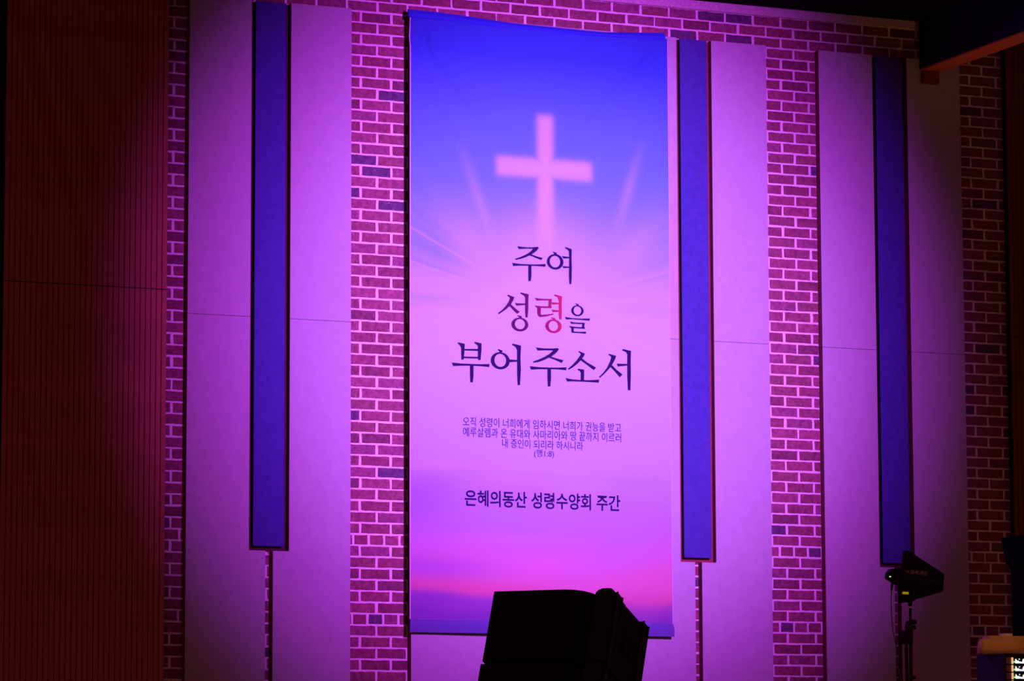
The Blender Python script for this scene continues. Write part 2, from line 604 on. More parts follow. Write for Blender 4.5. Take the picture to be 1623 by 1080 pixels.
def banner_colour(x, z):
    bx = (x - BX0) / (BX1 - BX0)
    bz = (BZ1 - z) / (BZ1 - BZ0)
    W = BX1 - BX0
    t = np.array([s[0] for s in ST])
    C = np.array([s[1] for s in ST])
    # sky lightens earlier in the middle; pink sunset clouds lower down wave a little
    dx = (bx - 0.5) * 2
    sh = np.where(bz < 0.6, 0.055 * np.exp(-(dx / 0.35) ** 2) * (bz > 0.26) * np.clip((bz - 0.26) / 0.1, 0, 1) - 0.02 * dx * dx * np.clip(1 - abs(bz - 0.4) / 0.2, 0, 1), 0)
    sh = sh + np.where(bz > 0.72, 0.012 * np.sin(bx * 6.0 + 0.8) + 0.006 * np.sin(bx * 17 + bz * 40), 0) * np.clip((bz - 0.72) / 0.05, 0, 1)
    q = np.clip(bz + sh, 0, 1)
    col = np.stack([np.interp(q, t, C[:, k]) for k in range(3)], -1)
    pink = np.array([0.51, 0.54, 0.72])
    blue = np.array([0.20, 0.36, 0.72])

    def mix(col, c, f):
        f = np.clip(f, 0, 1)[..., None]
        return col * (1 - f) + c * f
    # rays from a centre behind the title
    X = (bx - 0.505) * W
    Z = (0.475 - bz) * (BZ1 - BZ0)
    rr = np.sqrt(X * X + Z * Z)
    th = np.arctan2(Z, np.abs(X))
    side = np.clip((rr - 0.42) / 0.35, 0, 1)
    # bluer wedges near the edges
    for a0, wdt, am in ((0.42, 0.11, 0.75), (0.28, 0.03, 0.45), (0.02, 0.025, 0.40), (-0.03, 0.012, 0.25), (0.55, 0.05, 0.35)):
        f = am * np.exp(-((th - a0) / wdt) ** 2) * side
        f = np.where(X > 0, f * 0.35, f)
        col = mix(col, blue, f)
    n = 0.5 + 0.5 * np.sin(th * 61 + 1.3 * np.sin(th * 23))
    band = np.clip(1 - np.abs(th - 0.1) / 0.75, 0, 1)
    col = mix(col, pink, 0.16 * n * side * band)
    for a0, am, s in ((0.468, 0.55, -1), (0.262, 0.50, -1), (-0.165, 0.35, -1), (-0.33, 0.35, -1), (0.300, 0.5, 1), (0.115, 0.4, 1), (-0.30, 0.40, 1), (-0.44, 0.35, 1), (0.20, 0.15, -1), (0.36, 0.15, -1)):
        f = am * np.exp(-((th - a0) * rr / 0.006) ** 2) * np.clip((rr - 0.36) / 0.2, 0, 1) * (np.sign(X) == s)
        col = mix(col, pink * 1.05, f)
    # broad upward streaks
    def streak(col, x0, z0, x1, z1, wd, am):
        ax, az = x1 - x0, z1 - z0
        l2 = ax * ax + az * az
        tt = ((bx - x0) * ax + (bz - z0) * az * 4.0) / (ax * ax + az * az * 4.0)
        px, pz = x0 + np.clip(tt, -0.2, 1.2) * ax, z0 + np.clip(tt, -0.2, 1.2) * az
        d = np.sqrt((bx - px) ** 2 + ((bz - pz) * 2.1) ** 2)
        return mix(col, pink, am * np.exp(-(d / wd) ** 2) * np.clip(1 - np.abs(tt - 0.55) / 0.75, 0, 1))
    col = streak(col, 0.20, 0.225, 0.30, 0.36, 0.022, 0.38)
    col = streak(col, 0.885, 0.20, 0.80, 0.33, 0.020, 0.40)
    col = streak(col, 0.10, 0.30, 0.26, 0.44, 0.05, 0.28)
    col = streak(col, 0.18, 0.30, 0.28, 0.42, 0.04, 0.25)
    col = streak(col, 0.98, 0.30, 0.78, 0.42, 0.06, 0.30)
    # sunset clouds
    def cloud(col, cx, cz, sx, sz, c, am, tilt=0.0):
        d = ((bx - cx) / sx) ** 2 + ((bz - cz - tilt * (bx - cx)) / sz) ** 2
        return mix(col, np.array(c), am * np.exp(-d))
    col = cloud(col, 0.18, 0.945, 0.28, 0.010, (0.66, 0.20, 0.30), 0.8, 0.012)
    col = cloud(col, 0.10, 0.965, 0.30, 0.012, (0.24, 0.10, 0.42), 0.7, 0.03)
    col = cloud(col, 0.08, 0.915, 0.22, 0.018, (0.30, 0.15, 0.52), 0.6, 0.0)
    col = cloud(col, 0.50, 0.905, 0.22, 0.022, (0.64, 0.26, 0.44), 0.6, 0.01)
    col = cloud(col, 0.88, 0.935, 0.26, 0.020, (0.64, 0.23, 0.36), 0.7, -0.02)
    col = cloud(col, 0.42, 0.865, 0.22, 0.008, (0.52, 0.36, 0.6), 0.5)
    col = cloud(col, 0.02, 0.80, 0.16, 0.045, (0.32, 0.20, 0.62), 0.7)
    col = cloud(col, 0.33, 0.835, 0.16, 0.025, (0.38, 0.34, 0.7), 0.5)
    col = cloud(col, 0.86, 0.765, 0.18, 0.020, (0.38, 0.36, 0.7), 0.6)
    col = cloud(col, 0.45, 0.70, 0.40, 0.02, (0.44, 0.46, 0.7), 0.5)
    col = cloud(col, 0.06, 0.745, 0.14, 0.012, (0.5, 0.46, 0.7), 0.5)
    # glowing cross
    def sm(d, b): return 1 / (1 + np.exp(d / b))
    xc = (bx - 0.513) * W
    zc = bz * (BZ1 - BZ0)
    b = 0.0105
    v = sm(np.abs(xc) - 0.054, b) * sm(0.556 - zc, b) * sm(zc - 1.38, 0.05)
    h = sm(np.abs(xc + 0.003) - 0.325, b) * sm(np.abs(zc - 0.893) - 0.060, b)
    col = mix(col, np.array([0.52, 0.54, 0.72]), np.maximum(v, h) * 0.97)
    return col


def grid_mesh(name, xs, zs, yfun, cfun):
    nx, nz = len(xs), len(zs)
    X, Z = np.meshgrid(xs, zs)
    if zs_warp is not None: Z = zs_warp(X, Z)
    Y = yfun(X, Z)
    co = np.stack([X, Y, Z], -1).reshape(-1, 3)
    i = np.arange((nz - 1) * (nx - 1))
    r, c = i // (nx - 1), i % (nx - 1)
    a = r * nx + c
    f = np.stack([a, a + 1, a + nx + 1, a + nx], -1)
    me = bpy.data.meshes.new(name)
    me.vertices.add(len(co))
    me.vertices.foreach_set('co', co.ravel())
    me.loops.add(f.size)
    me.loops.foreach_set('vertex_index', f.ravel().astype(np.int32))
    me.polygons.add(len(f))
    me.polygons.foreach_set('loop_start', np.arange(0, f.size, 4, dtype=np.int32))
    me.update(calc_edges=True)
    me.polygons.foreach_set('use_smooth', np.ones(len(f), dtype=bool))
    at_ = me.color_attributes.new('print', 'FLOAT_COLOR', 'POINT')
    cc = np.ones((len(co), 4))
    cc[:, :3] = cfun(X, Z).reshape(-1, 3)
    at_.data.foreach_set('color', cc.ravel())
    me.update()
    return me


def print_material():
    m = bpy.data.materials.new('printed_cloth')
    m.use_nodes = True
    nt = m.node_tree
    b = nt.nodes['Principled BSDF']
    b.inputs['Roughness'].default_value = 0.85
    b.inputs['Specular IOR Level'].default_value = 0.12
    a = nt.nodes.new('ShaderNodeVertexColor')
    a.layer_name = 'print'
    nt.links.new(a.outputs[0], b.inputs['Base Color'])
    return m


M['print'] = print_material()
banner = empty('hanging_banner', (1.165, BY, H0 - 3.80))
tag(banner, 'tall purple and blue printed banner with a glowing cross and Korean lettering', 'banner')


def sag(X):
    t = (X - BX0) / (BX1 - BX0)
    return -0.016 * np.sin(np.pi * np.clip(t, 0, 1)) ** 1.5 * (0.6 + 0.8 * np.exp(-((t - 0.52) / 0.3) ** 2))


zs_warp = lambda X, Z: Z + sag(X) * np.clip((Z - (BZ1 - 0.25)) / 0.25, 0, 1)
xs = np.linspace(BX0, BX1, 190)
zs = np.linspace(BZ1, BZ0, 420)
me = grid_mesh('cloth', xs, zs, lambda X, Z: BY + wrinkle(X, Z), banner_colour)
link('cloth', me, M['print'], banner, True)
zs_warp = None
# white hem at the two long edges
for a, b in ((BX0 - 0.006, BX0 + 0.001), (BX1 - 0.001, BX1 + 0.003)):
    bm = bmesh.new()
    rows = []
    for z in np.linspace(BZ1, BZ0, 60):
        y = BY + float(wrinkle(np.array(np.clip(a, BX0, BX1)), np.array(z))) - 0.001
        rows.append([bm.verts.new((a, y, z)), bm.verts.new((b, y, z)), bm.verts.new((b, y + 0.0025, z)), bm.verts.new((a, y + 0.0025, z))])
    for A, B in zip(rows, rows[1:]):
        for k in range(4):
            bm.faces.new((A[k], A[(k + 1) % 4], B[(k + 1) % 4], B[k]))
    bm.faces.new(rows[0])
    bm.faces.new(rows[-1])
    obj('edge_hem', bm, mat('pale_hem', (0.62, 0.50, 0.6), 0.9), banner, True)
# top hem sleeve with its batten, bottom hem sleeve
topz = [(646.4, 14.5), (690, 18.8), (760, 28.5), (809.6, 36.3), (873, 42.6), (921, 47.6), (958, 51.0), (1000, 51.6), (1052.5, 52.0)]
botz = [(648, 25.5), (690, 28.5), (760, 37.5), (809.6, 43.6), (873, 49.4), (921, 53.4), (958, 55.6), (1000, 58.4), (1055, 62.0)]
bm = bmesh.new()
rows = []
for (a, b), (c, d) in zip(topz, botz):
    p, q = at(a, b, -0.074), at(c, d + 1.5, -0.096)
    rows.append([bm.verts.new(p), bm.verts.new((p + q) / 2 + Vector((0, -0.007, 0))), bm.verts.new(q), bm.verts.new(q + Vector((0, 0.010, 0))), bm.verts.new(p + Vector((0, 0.008, 0)))])
for A, B in zip(rows, rows[1:]):
    for k in range(5):
        bm.faces.new((A[k], A[(k + 1) % 5], B[(k + 1) % 5], B[k]))
bm.faces.new(rows[0])
bm.faces.new(rows[-1])
obj('top_sleeve', bm, mat('blue_cloth', (0.035, 0.06, 0.55), 0.85, spec=0.1), banner, True)
bm = bmesh.new()
rows = []
for x in np.linspace(BX0 - 0.003, BX1 + 0.004, 30):
    y = BY + float(wrinkle(np.array(np.clip(x, BX0, BX1)), np.array(BZ0)))
    x2 = x + (x - 1.168) * 0.004
    rows.append([bm.verts.new((x, y - 0.003, BZ0 + 0.002)), bm.verts.new((x2, y - 0.011, BZ0 - 0.035)), bm.verts.new((x2, y - 0.008, BZ0 - 0.078)), bm.verts.new((x2, y + 0.006, BZ0 - 0.078)), bm.verts.new((x, y + 0.003, BZ0 + 0.002))])
for A, B in zip(rows, rows[1:]):
    for k in range(5):
        bm.faces.new((A[k], A[(k + 1) % 5], B[(k + 1) % 5], B[k]))
bm.faces.new(rows[0])
bm.faces.new(rows[-1])
obj('bottom_sleeve', bm, mat('violet_cloth', (0.135, 0.11, 0.35), 0.85, spec=0.1), banner, True)
bm = bmesh.new()
tube(bm, [(BX0, BY - 0.003, BZ0 - 0.001), (BX1, BY - 0.003, BZ0 - 0.001)], 0.0018, 6)
obj('stitch_line', bm, mat('pale_thread', (0.30, 0.2, 0.5), 0.9), banner, True)
for t, lb in ((0.008, 'small black hook behind the left top corner of the banner'), (0.99, 'small black hook behind the right top corner of the banner')):
    bm = bmesh.new()
    x = BX0 + t * (BX1 - BX0)
    tube(bm, [(x, -0.0045, BZ1 + 0.034), (x, -0.058, BZ1 + 0.034), (x, -0.060, BZ1 + 0.040)], 0.003, 8)
    tag(obj('wall_hook', bm, M['metal']), lb, 'hook')


# lettering -------------------------------------------------------------
def ink_vert(p, lift=0.0022):
    y = BY + float(wrinkle(np.array(p.x), np.array(p.z))) - lift
    return Vector((p.x, y, p.z))


def ell(cx, cy, rx, ry, n=40, skew=0.05):
    return [(cx + rx * math.cos(t), cy + ry * math.sin(t) + skew * rx * math.cos(t)) for t in [2 * math.pi * i / n for i in range(n)]]


def subdivide_poly(poly):
    return poly


def letters(name, groups, material, label=None):
    bm = bmesh.new()
    for (ox, oy, s, polys, rings) in groups:
        for pl in polys:
            vs = [bm.verts.new(ink_vert(at(ox + x / s, oy + y / s, BY))) for x, y in pl]
            for t in tessellate_polygon([[Vector((x, y, 0)) for x, y in pl]]):
                bm.faces.new([vs[k] for k in t])
        for (o_, i_) in rings:
            A = [bm.verts.new(ink_vert(at(ox + x / s, oy + y / s, BY))) for x, y in ell(*o_)]
            B = [bm.verts.new(ink_vert(at(ox + x / s, oy + y / s, BY))) for x, y in ell(*i_)]
            n = len(A)
            for k in range(n):
                bm.faces.new((A[k], A[(k + 1) % n], B[(k + 1) % n], B[k]))
    o = obj(name, bm, material, banner, True)
    # every face towards the hall
    for p in o.data.polygons:
        if p.normal.y > 0: p.flip()
    if label: o['label'] = label
    return o


A_ = (805, 380, 13.5, [
    [(195, 140), (290, 156), (400, 166), (520, 166), (635, 155), (656, 180), (605, 245), (550, 287), (498, 322), (455, 342), (380, 378), (280, 412), (165, 435), (148, 410), (250, 378), (350, 335), (440, 285), (500, 235), (530, 200), (400, 196), (232, 204)],
    [(498, 318), (600, 357), (738, 395), (705, 440), (600, 398), (500, 355), (455, 342)],
    [(88, 498), (250, 520), (430, 530), (620, 533), (800, 525), (795, 583), (620, 568), (430, 562), (250, 560), (110, 567)],
    [(432, 545), (498, 545), (498, 760), (485, 888), (434, 890), (430, 760)],
    [(950, 258), (1040, 285), (1035, 330), (970, 330), (985, 305), (960, 280)],
    [(1225, 160), (1362, 205), (1358, 400), (1365, 600), (1360, 850), (1350, 955), (1312, 955), (1300, 800), (1305, 400), (1298, 250), (1270, 215), (1215, 185)],
    [(1148, 352), (1310, 372), (1310, 402), (1180, 405)], [(1160, 568), (1310, 580), (1310, 607), (1178, 612)]],
    [((1003, 478, 178, 167), (1000, 474, 112, 124))])
letters('lettering', [A_], M['ink'], 'first line of the large dark title')

C_ = (840, 455, 13.5, [
    [(970, 350), (1042, 378), (1040, 410), (990, 410), (1000, 390), (980, 375)],
    [(742, 642), (900, 668), (1080, 678), (1285, 675), (1280, 722), (1080, 708), (900, 694), (765, 697)],
    [(850, 742), (960, 762), (1175, 770), (1170, 800), (960, 792), (880, 795)],
    [(1118, 785), (1175, 770), (1160, 860), (1175, 865), (1172, 900), (1105, 890)],
    [(845, 838), (950, 855), (1110, 865), (1172, 865), (1172, 900), (1000, 888), (880, 885), (835, 855)],
    [(878, 865), (932, 880), (932, 950), (935, 985), (905, 985), (880, 965)],
    [(920, 955), (1060, 962), (1203, 958), (1195, 1003), (1050, 990), (900, 983)]],
    [((1013, 511, 135, 117), (1013, 506, 84, 91))])
letters('lettering', [C_], M['ink'], 'small dark syllable after the red word')

B_ = (785, 455, 13.5, [
    [(268, 165), (408, 220), (375, 300), (330, 375), (305, 410), (230, 480), (150, 535), (75, 585), (55, 560), (140, 495), (220, 410), (280, 320), (310, 250), (300, 220), (255, 190)],
    [(330, 372), (430, 465), (522, 535), (468, 580), (385, 500), (300, 410)],
    [(418, 342), (480, 352), (640, 355), (640, 388), (448, 403)],
    [(540, 118), (710, 160), (703, 300), (703, 450), (688, 655), (640, 655), (632, 450), (635, 230), (610, 190), (527, 140)],
    [(465, 603), (563, 628), (560, 670), (495, 670), (510, 645), (480, 630)],
    [(838, 230), (930, 250), (1060, 258), (1207, 258), (1200, 295), (1000, 290), (880, 297)],
    [(1135, 280), (1205, 262), (1192, 395), (1200, 415), (1197, 460), (1120, 455), (1125, 420)],
    [(850, 400), (960, 415), (1125, 418), (1195, 418), (1195, 460), (970, 452), (890, 455), (868, 432), (838, 418)],
    [(888, 440), (970, 450), (968, 575), (985, 600), (980, 645), (935, 645), (905, 610), (893, 560)],
    [(975, 598), (1100, 590), (1240, 568), (1240, 595), (1100, 632), (980, 648), (935, 645)],
    [(1195, 330), (1350, 342), (1350, 375), (1218, 382), (1195, 350)],
    [(1195, 487), (1350, 502), (1350, 537), (1218, 542)],
    [(1262, 160), (1425, 205), (1415, 350), (1420, 500), (1412, 698), (1362, 698), (1350, 600), (1350, 290), (1320, 225), (1248, 185)],
    [(1185, 650), (1280, 672), (1275, 710), (1210, 710), (1225, 690), (1195, 675)]],
    [((522, 806, 181, 148), (524, 798, 107, 110)), ((1240, 843, 175, 148), (1236, 838, 100, 108))])
m = mat('plum_to_red_ink', (0.1, 0.01, 0.07), 0.9, spec=0.08)
nt = m.node_tree
ge = nt.nodes.new('ShaderNodeNewGeometry')
sp = nt.nodes.new('ShaderNodeSeparateXYZ')
nt.links.new(ge.outputs['Position'], sp.inputs[0])
mr = nt.nodes.new('ShaderNodeMapRange')
mr.inputs[1].default_value = at(788, 500, BY).x
mr.inputs[2].default_value = at(892, 500, BY).x
nt.links.new(sp.outputs[0], mr.inputs[0])
cr = nt.nodes.new('ShaderNodeValToRGB')
e = cr.color_ramp.elements
e[0].position, e[0].color = 0.0, (0.055, 0.011, 0.060, 1)
e[1].position, e[1].color = 1.0, (0.44, 0.045, 0.085, 1)
for p, c in ((0.45, (0.10, 0.013, 0.066, 1)), (0.72, (0.24, 0.016, 0.072, 1)), (0.9, (0.36, 0.03, 0.075, 1))):
    q = e.new(p)
    q.color = c
nt.links.new(mr.outputs[0], cr.inputs[0])
nt.links.new(cr.outputs[0], nt.nodes['Principled BSDF'].inputs['Base Color'])
letters('lettering', [B_], m, 'title word fading from plum to red')

D_ = (710, 535, 12.417, [
    [(198, 98), (328, 128), (320, 300), (308, 438), (262, 440), (255, 200), (235, 165), (187, 115)],
    [(522, 88), (657, 120), (655, 250), (640, 445), (595, 450), (583, 400), (585, 170), (560, 145), (512, 108)],
    [(315, 228), (590, 228), (590, 270), (315, 260)], [(308, 378), (590, 385), (590, 420), (308, 412)],
    [(75, 495), (250, 515), (430, 523), (640, 530), (815, 525), (803, 587), (620, 568), (430, 560), (250, 560), (100, 567)],
    [(427, 545), (500, 545), (497, 780), (485, 885), (435, 890), (430, 780)],
    [(985, 230), (1070, 262), (1060, 305), (1000, 305), (1010, 280), (975, 245)],
    [(1200, 435), (1360, 447), (1360, 480), (1205, 490)],
    [(1270, 123), (1435, 163), (1425, 400), (1432, 650), (1415, 940), (1368, 943), (1357, 700), (1355, 250), (1330, 195), (1255, 145)]],
    [((1025, 462, 188, 170), (1026, 454, 116, 129))])
E_ = (830, 540, 12.417, [
    [(235, 135), (310, 148), (400, 155), (560, 158), (668, 150), (688, 178), (640, 240), (585, 285), (530, 325), (490, 340), (400, 385), (290, 425), (190, 440), (178, 415), (290, 375), (400, 325), (500, 265), (545, 225), (570, 198), (420, 195), (268, 200)],
    [(535, 318), (650, 357), (780, 390), (740, 443), (600, 380), (490, 338)],
    [(115, 507), (300, 525), (500, 533), (680, 535), (838, 527), (832, 587), (660, 570), (500, 567), (300, 567), (140, 575)],
    [(460, 550), (533, 550), (533, 760), (520, 905), (470, 908), (462, 760)],
    [(1085, 205), (1207, 260), (1190, 300), (1150, 355), (1120, 395), (1050, 465), (970, 525), (880, 580), (868, 555), (950, 485), (1040, 390), (1105, 300), (1122, 270), (1110, 250), (1073, 220)],
    [(1150, 355), (1250, 430), (1430, 532), (1382, 583), (1260, 490), (1120, 390)],
    [(1070, 555), (1190, 573), (1188, 790), (1120, 790), (1120, 625), (1095, 595), (1055, 580)],
    [(822, 740), (950, 765), (1120, 778), (1300, 780), (1490, 768), (1482, 830), (1300, 818), (1120, 810), (950, 805), (848, 810)]], [])
F_ = (900, 540, 12.417, [
    [(815, 258), (958, 302), (935, 370), (875, 480), (845, 525), (780, 600), (710, 670), (635, 735), (617, 712), (700, 635), (780, 530), (840, 400), (858, 330), (845, 305), (802, 280)],
    [(877, 483), (960, 570), (1082, 668), (1028, 722), (940, 620), (845, 520)],
    [(967, 455), (1175, 460), (1175, 493), (990, 510)],
    [(1085, 165), (1245, 203), (1240, 400), (1243, 700), (1235, 978), (1185, 980), (1172, 700), (1172, 270), (1145, 225), (1072, 193)]], [])
letters('lettering', [D_, E_, F_], M['ink'], 'third line of the large dark title')


def text_line(s, l, r, hpx, material, bold=0.0, label=None, name='lettering'):
    """l, r: pixel centres of the line's left and right end; hpx: height of a syllable"""
    cu = bpy.data.curves.new('text', 'FONT')
    cu.body = s
    cu.size = 1.0
    cu.offset = bold
    cu.resolution_u = 4
    to = bpy.data.objects.new('text', cu)
    COL.objects.link(to)
    dg = bpy.context.evaluated_depsgraph_get()
    me = bpy.data.meshes.new_from_object(to.evaluated_get(dg))
    bpy.data.objects.remove(to)
    co = np.array([v.co[:] for v in me.vertices])
    x0, x1 = co[:, 0].min(), co[:, 0].max()
    y0, y1 = co[:, 1].min(), co[:, 1].max()
    P, Q = at(l[0], l[1], BY), at(r[0], r[1], BY)
    zc = (P.z + Q.z) / 2
    hh = hpx / 263.0
    for v in me.vertices:
        t = (v.co.x - x0) / (x1 - x0)
        x = P.x + t * (Q.x - P.x)
        z = P.z + t * (Q.z - P.z) + ((v.co.y - y0) / (y1 - y0) - 0.5) * hh
        v.co = ink_vert(Vector((x, 0, z)))
    me.update()
    me.materials.clear()
    o = link(name, me, material, banner, True)
    for p in me.polygons:
        if p.normal.y > 0: p.flip()
    if label: o['label'] = label
    return o


text_line('오직 성령이 너희에게 임하시면 너희가 권능을 받고', (733.5, 668.4), (984.8, 678.5), 15.2, M['ink_small'], 0.0)
text_line('예루살렘과 온 유대와 사마리아와 땅 끝까지 이르러', (733.7, 684.6), (984.8, 694.4), 15.2, M['ink_small'], 0.0)
text_line('내 증인이 되리라 하시니라', (795.6, 702.6), (924.0, 707.9), 14.6, M['ink_small'], 0.0)
text_line('(행1:8)', (846.3, 719.4), (877.6, 720.6), 14.0, M['ink_small'], 0.0)
text_line('은혜의동산 성령수양회 주간', (736.3, 789.6), (983.6, 798.4), 26.5, M['ink'], 0.018, 'bolder dark line near the bottom')

# ------------------------------------------------------------------ antenna on its stand
AY = -5.5


def apt(x, y, ox=1400, oy=860, s=9.818, Y=AY):
    return at(ox + x / s, oy + y / s, Y)


base = apt(415, 1000)
ant = empty('paddle_antenna', base)
tag(ant, 'black paddle antenna with pale lettering and a yellow sticker, on a stand', 'antenna')
body = [(340, 128), (385, 125), (420, 145), (945, 488), (952, 520), (935, 755), (920, 772), (700, 835), (520, 880), (470, 905), (455, 935), (385, 935), (350, 932), (290, 945), (258, 930), (250, 660), (262, 640), (280, 400), (318, 350), (330, 160)]
bm = bmesh.new()
prism(bm, [apt(x, y) for x, y in body], (0, 0.018, 0))
bmesh.ops.bevel(bm, geom=[e for e in bm.edges], offset=0.002, segments=1, affect='EDGES')
obj('paddle', bm, M['plastic'], ant, True)
bm = bmesh.new()
prism(bm, [apt(x, y, Y=AY - 0.02) for x, y in [(300, 395), (255, 400), (155, 408), (102, 480), (95, 560), (150, 588), (240, 655), (300, 660)]], (0, 0.05, 0))
bmesh.ops.bevel(bm, geom=[e for e in bm.edges], offset=0.004, segments=2, affect='EDGES')
obj('amplifier_box', bm, M['plastic'], ant, True)
bm = bmesh.new()
a, b, c, d = [apt(x, y, Y=AY - 0.0012) for x, y in [(295, 530), (930, 620), (930, 632), (295, 542)]]
prism(bm, [a, b, c, d], (0, 0.002, 0))
obj('rib', bm, mat('paler_plastic', (0.03, 0.025, 0.028), 0.6), ant, True)  # slightly paler than the rest of the paddle
bm = bmesh.new()
prism(bm, [apt(x, y, Y=AY - 0.001) for x, y in [(300, 770), (395, 775), (393, 810), (297, 806)]], (0, 0.0012, 0))
tag(obj('sticker', bm, M['yellow'], ant, True), 'small yellow sticker')
bm = bmesh.new()
prism(bm, [apt(x, y, Y=AY - 0.022) for x, y in [(97, 528), (119, 528), (119, 542), (97, 542)]], (0, 0.002, 0))
tag(obj('lamp', bm, M['led'], ant, True), 'tiny green indicator lamp')


def flat_text(s, l, r, hpx, scale, Y, material, bold, parent, slant=0.0):
    cu = bpy.data.curves.new('text', 'FONT')
    cu.body = s
    cu.offset = bold
    cu.shear = slant
    cu.resolution_u = 4
    to = bpy.data.objects.new('text', cu)
    COL.objects.link(to)
    dg = bpy.context.evaluated_depsgraph_get()
    me = bpy.data.meshes.new_from_object(to.evaluated_get(dg))
    bpy.data.objects.remove(to)
    xs_ = [v.co.x for v in me.vertices]
    ys_ = [v.co.y for v in me.vertices]
    x0, x1, y0, y1 = min(xs_), max(xs_), min(ys_), max(ys_)
    P, Q = at(l[0], l[1], Y), at(r[0], r[1], Y)
    for v in me.vertices:
        t = (v.co.x - x0) / (x1 - x0)
        h = ((v.co.y - y0) / (y1 - y0) - 0.5) * hpx / scale
        v.co = Vector((P.x + t * (Q.x - P.x), Y, P.z + t * (Q.z - P.z) + h))
    me.materials.clear()
    for p in me.polygons:
        if p.normal.y > 0: p.flip()
    return link('lettering', me, material, parent, True)


flat_text('SHURE', (1442.6, 907.0), (1470.2, 909.6), 4.9, 250, AY - 0.0016, M['logo'], 0.03, ant, 0.15)
bm = bmesh.new()
for k in range(3):
    a = apt(352 + k * 18, 434 + k * 4, Y=AY - 0.0014)
    box(bm, a.x, a.x + 0.005, a.y - 0.0004, a.y + 0.0004, a.z - 0.009 + k * 0.0, a.z - 0.001)
obj('emblem', bm, M['logo'], ant, True)
bm = bmesh.new()
cyl(bm, apt(418, 925, Y=AY + 0.009), apt(418, 1000, Y=AY + 0.009), 0.0105, 0.009)
obj('socket', bm, M['plastic'], ant, True)
bm = bmesh.new()
cyl(bm, apt(418, 998, Y=AY + 0.009), apt(418, 1018, Y=AY + 0.009), 0.0075)
tag(obj('thread_nut', bm, M['chrome'], ant, True), 'bright metal nut')


def sp_(x, y, Y=AY + 0.009):
    return at(1400 + x / 9.0, 960 + y / 9.0, Y)


foot = sp_(392, 700)
stand = empty('antenna_stand', (foot.x, AY, SZ))
tag(stand, 'black telescopic microphone stand holding the paddle antenna at the lower right', 'stand')
bm = bmesh.new()
cyl(bm, sp_(385, 40), sp_(386, 330), 0.0068)
obj('upper_pole', bm, M['metal'], stand, True)
bm = bmesh.new()
prism(bm, [sp_(x, y, AY - 0.006) for x, y in [(372, 212), (405, 212), (412, 290), (430, 330), (428, 540), (415, 548), (365, 548), (355, 520), (358, 300)]], (0, 0.034, 0))
bmesh.ops.bevel(bm, geom=[e for e in bm.edges], offset=0.002, segments=1, affect='EDGES')
obj('clutch', bm, M['metal'], stand, True)
bm = bmesh.new()
prism(bm, [sp_(x, y, AY - 0.002) for x, y in [(265, 345), (300, 368), (362, 368), (362, 500), (340, 552), (308, 552), (300, 485), (270, 460)]], (0, 0.026, 0))
bmesh.ops.bevel(bm, geom=[e for e in bm.edges], offset=0.002, segments=1, affect='EDGES')
obj('clamp', bm, M['metal'], stand, True)
for (kx, ky, kr) in ((435, 238, 0.0125), (425, 315, 0.0125), (425, 1030, 0.010)):
    bm = bmesh.new()
    c = sp_(kx, ky)
    cyl(bm, c + Vector((-0.012, 0, 0)), c + Vector((0.010, 0, 0)), kr, kr * 0.9, 12)
    obj('knob', bm, M['metal'], stand, True)
for (xa, xb, r) in ((326, 340, 0.0085), (392, 396, 0.0088)):
    bm = bmesh.new()
    p, q = sp_(xa, 500), sp_(xb, 1080)
    d = (q - p).normalized()
    end = p + d * ((p.z - SZ - 0.05) / -d.z)
    if xa == 326:
        end = p + d * 0.75
    cyl(bm, p, end, r)
    obj('pole', bm, M['metal'], stand, True)
    last = end
for k in range(3):
    bm = bmesh.new()
    a = 0.5 + k * 2 * math.pi / 3
    cyl(bm, last + Vector((0, 0, 0.06)), Vector((last.x + 0.34 * math.cos(a), last.y + 0.34 * math.sin(a), SZ + 0.012)), 0.008)
    obj('leg', bm, M['metal'], stand, True)

bm = bmesh.new()
cb = [apt(150, 610), apt(138, 650)] + [sp_(x, y, AY) for x, y in [(118, -60), (118, 0), (124, 120), (135, 300), (158, 430), (180, 550), (210, 850), (260, 1080), (330, 1400)]]
tube(bm, [p + Vector((0, 0.004, 0)) for p in cb], 0.0026, 8)
p = cb[-1]
o = obj('antenna_cable', bm, M['cable'])
tag(o, 'thin grey cable hanging from the paddle antenna', 'cable')
bm = bmesh.new()
cyl(bm, apt(138, 640), apt(128, 750), 0.0066, 0.0050)
obj('plug', bm, M['plastic'], o)

# ------------------------------------------------------------------ stacked tilted speakers before the banner
PHI, THE = 0.404, 0.402
SY = -9.7
# axes seen from the camera: right = r2 flattened, away = fwd flattened
R_ = Vector((r2.x, r2.y, 0)).normalized()
A2 = Vector((fwd.x, fwd.y, 0)).normalized()
U_ = Vector((0, 0, 1))
e1 = R_ * math.cos(PHI) - A2 * math.sin(PHI)
n_ = -(R_ * math.sin(PHI) + A2 * math.cos(PHI)) * math.cos(THE) + U_ * math.sin(THE)
a_ = (R_ * math.sin(PHI) + A2 * math.cos(PHI)) * math.sin(THE) + U_ * math.cos(THE)
e1 = (e1 - n_ * e1.dot(n_)).normalized()
top_left = at(783.4, 937.9, SY)
depth0 = (top_left - CAM).dot(fwd)
SCL = F / depth0                                           # pixels per metre there
SH, SG = 112 / SCL / math.cos(THE), 5.0 / SCL


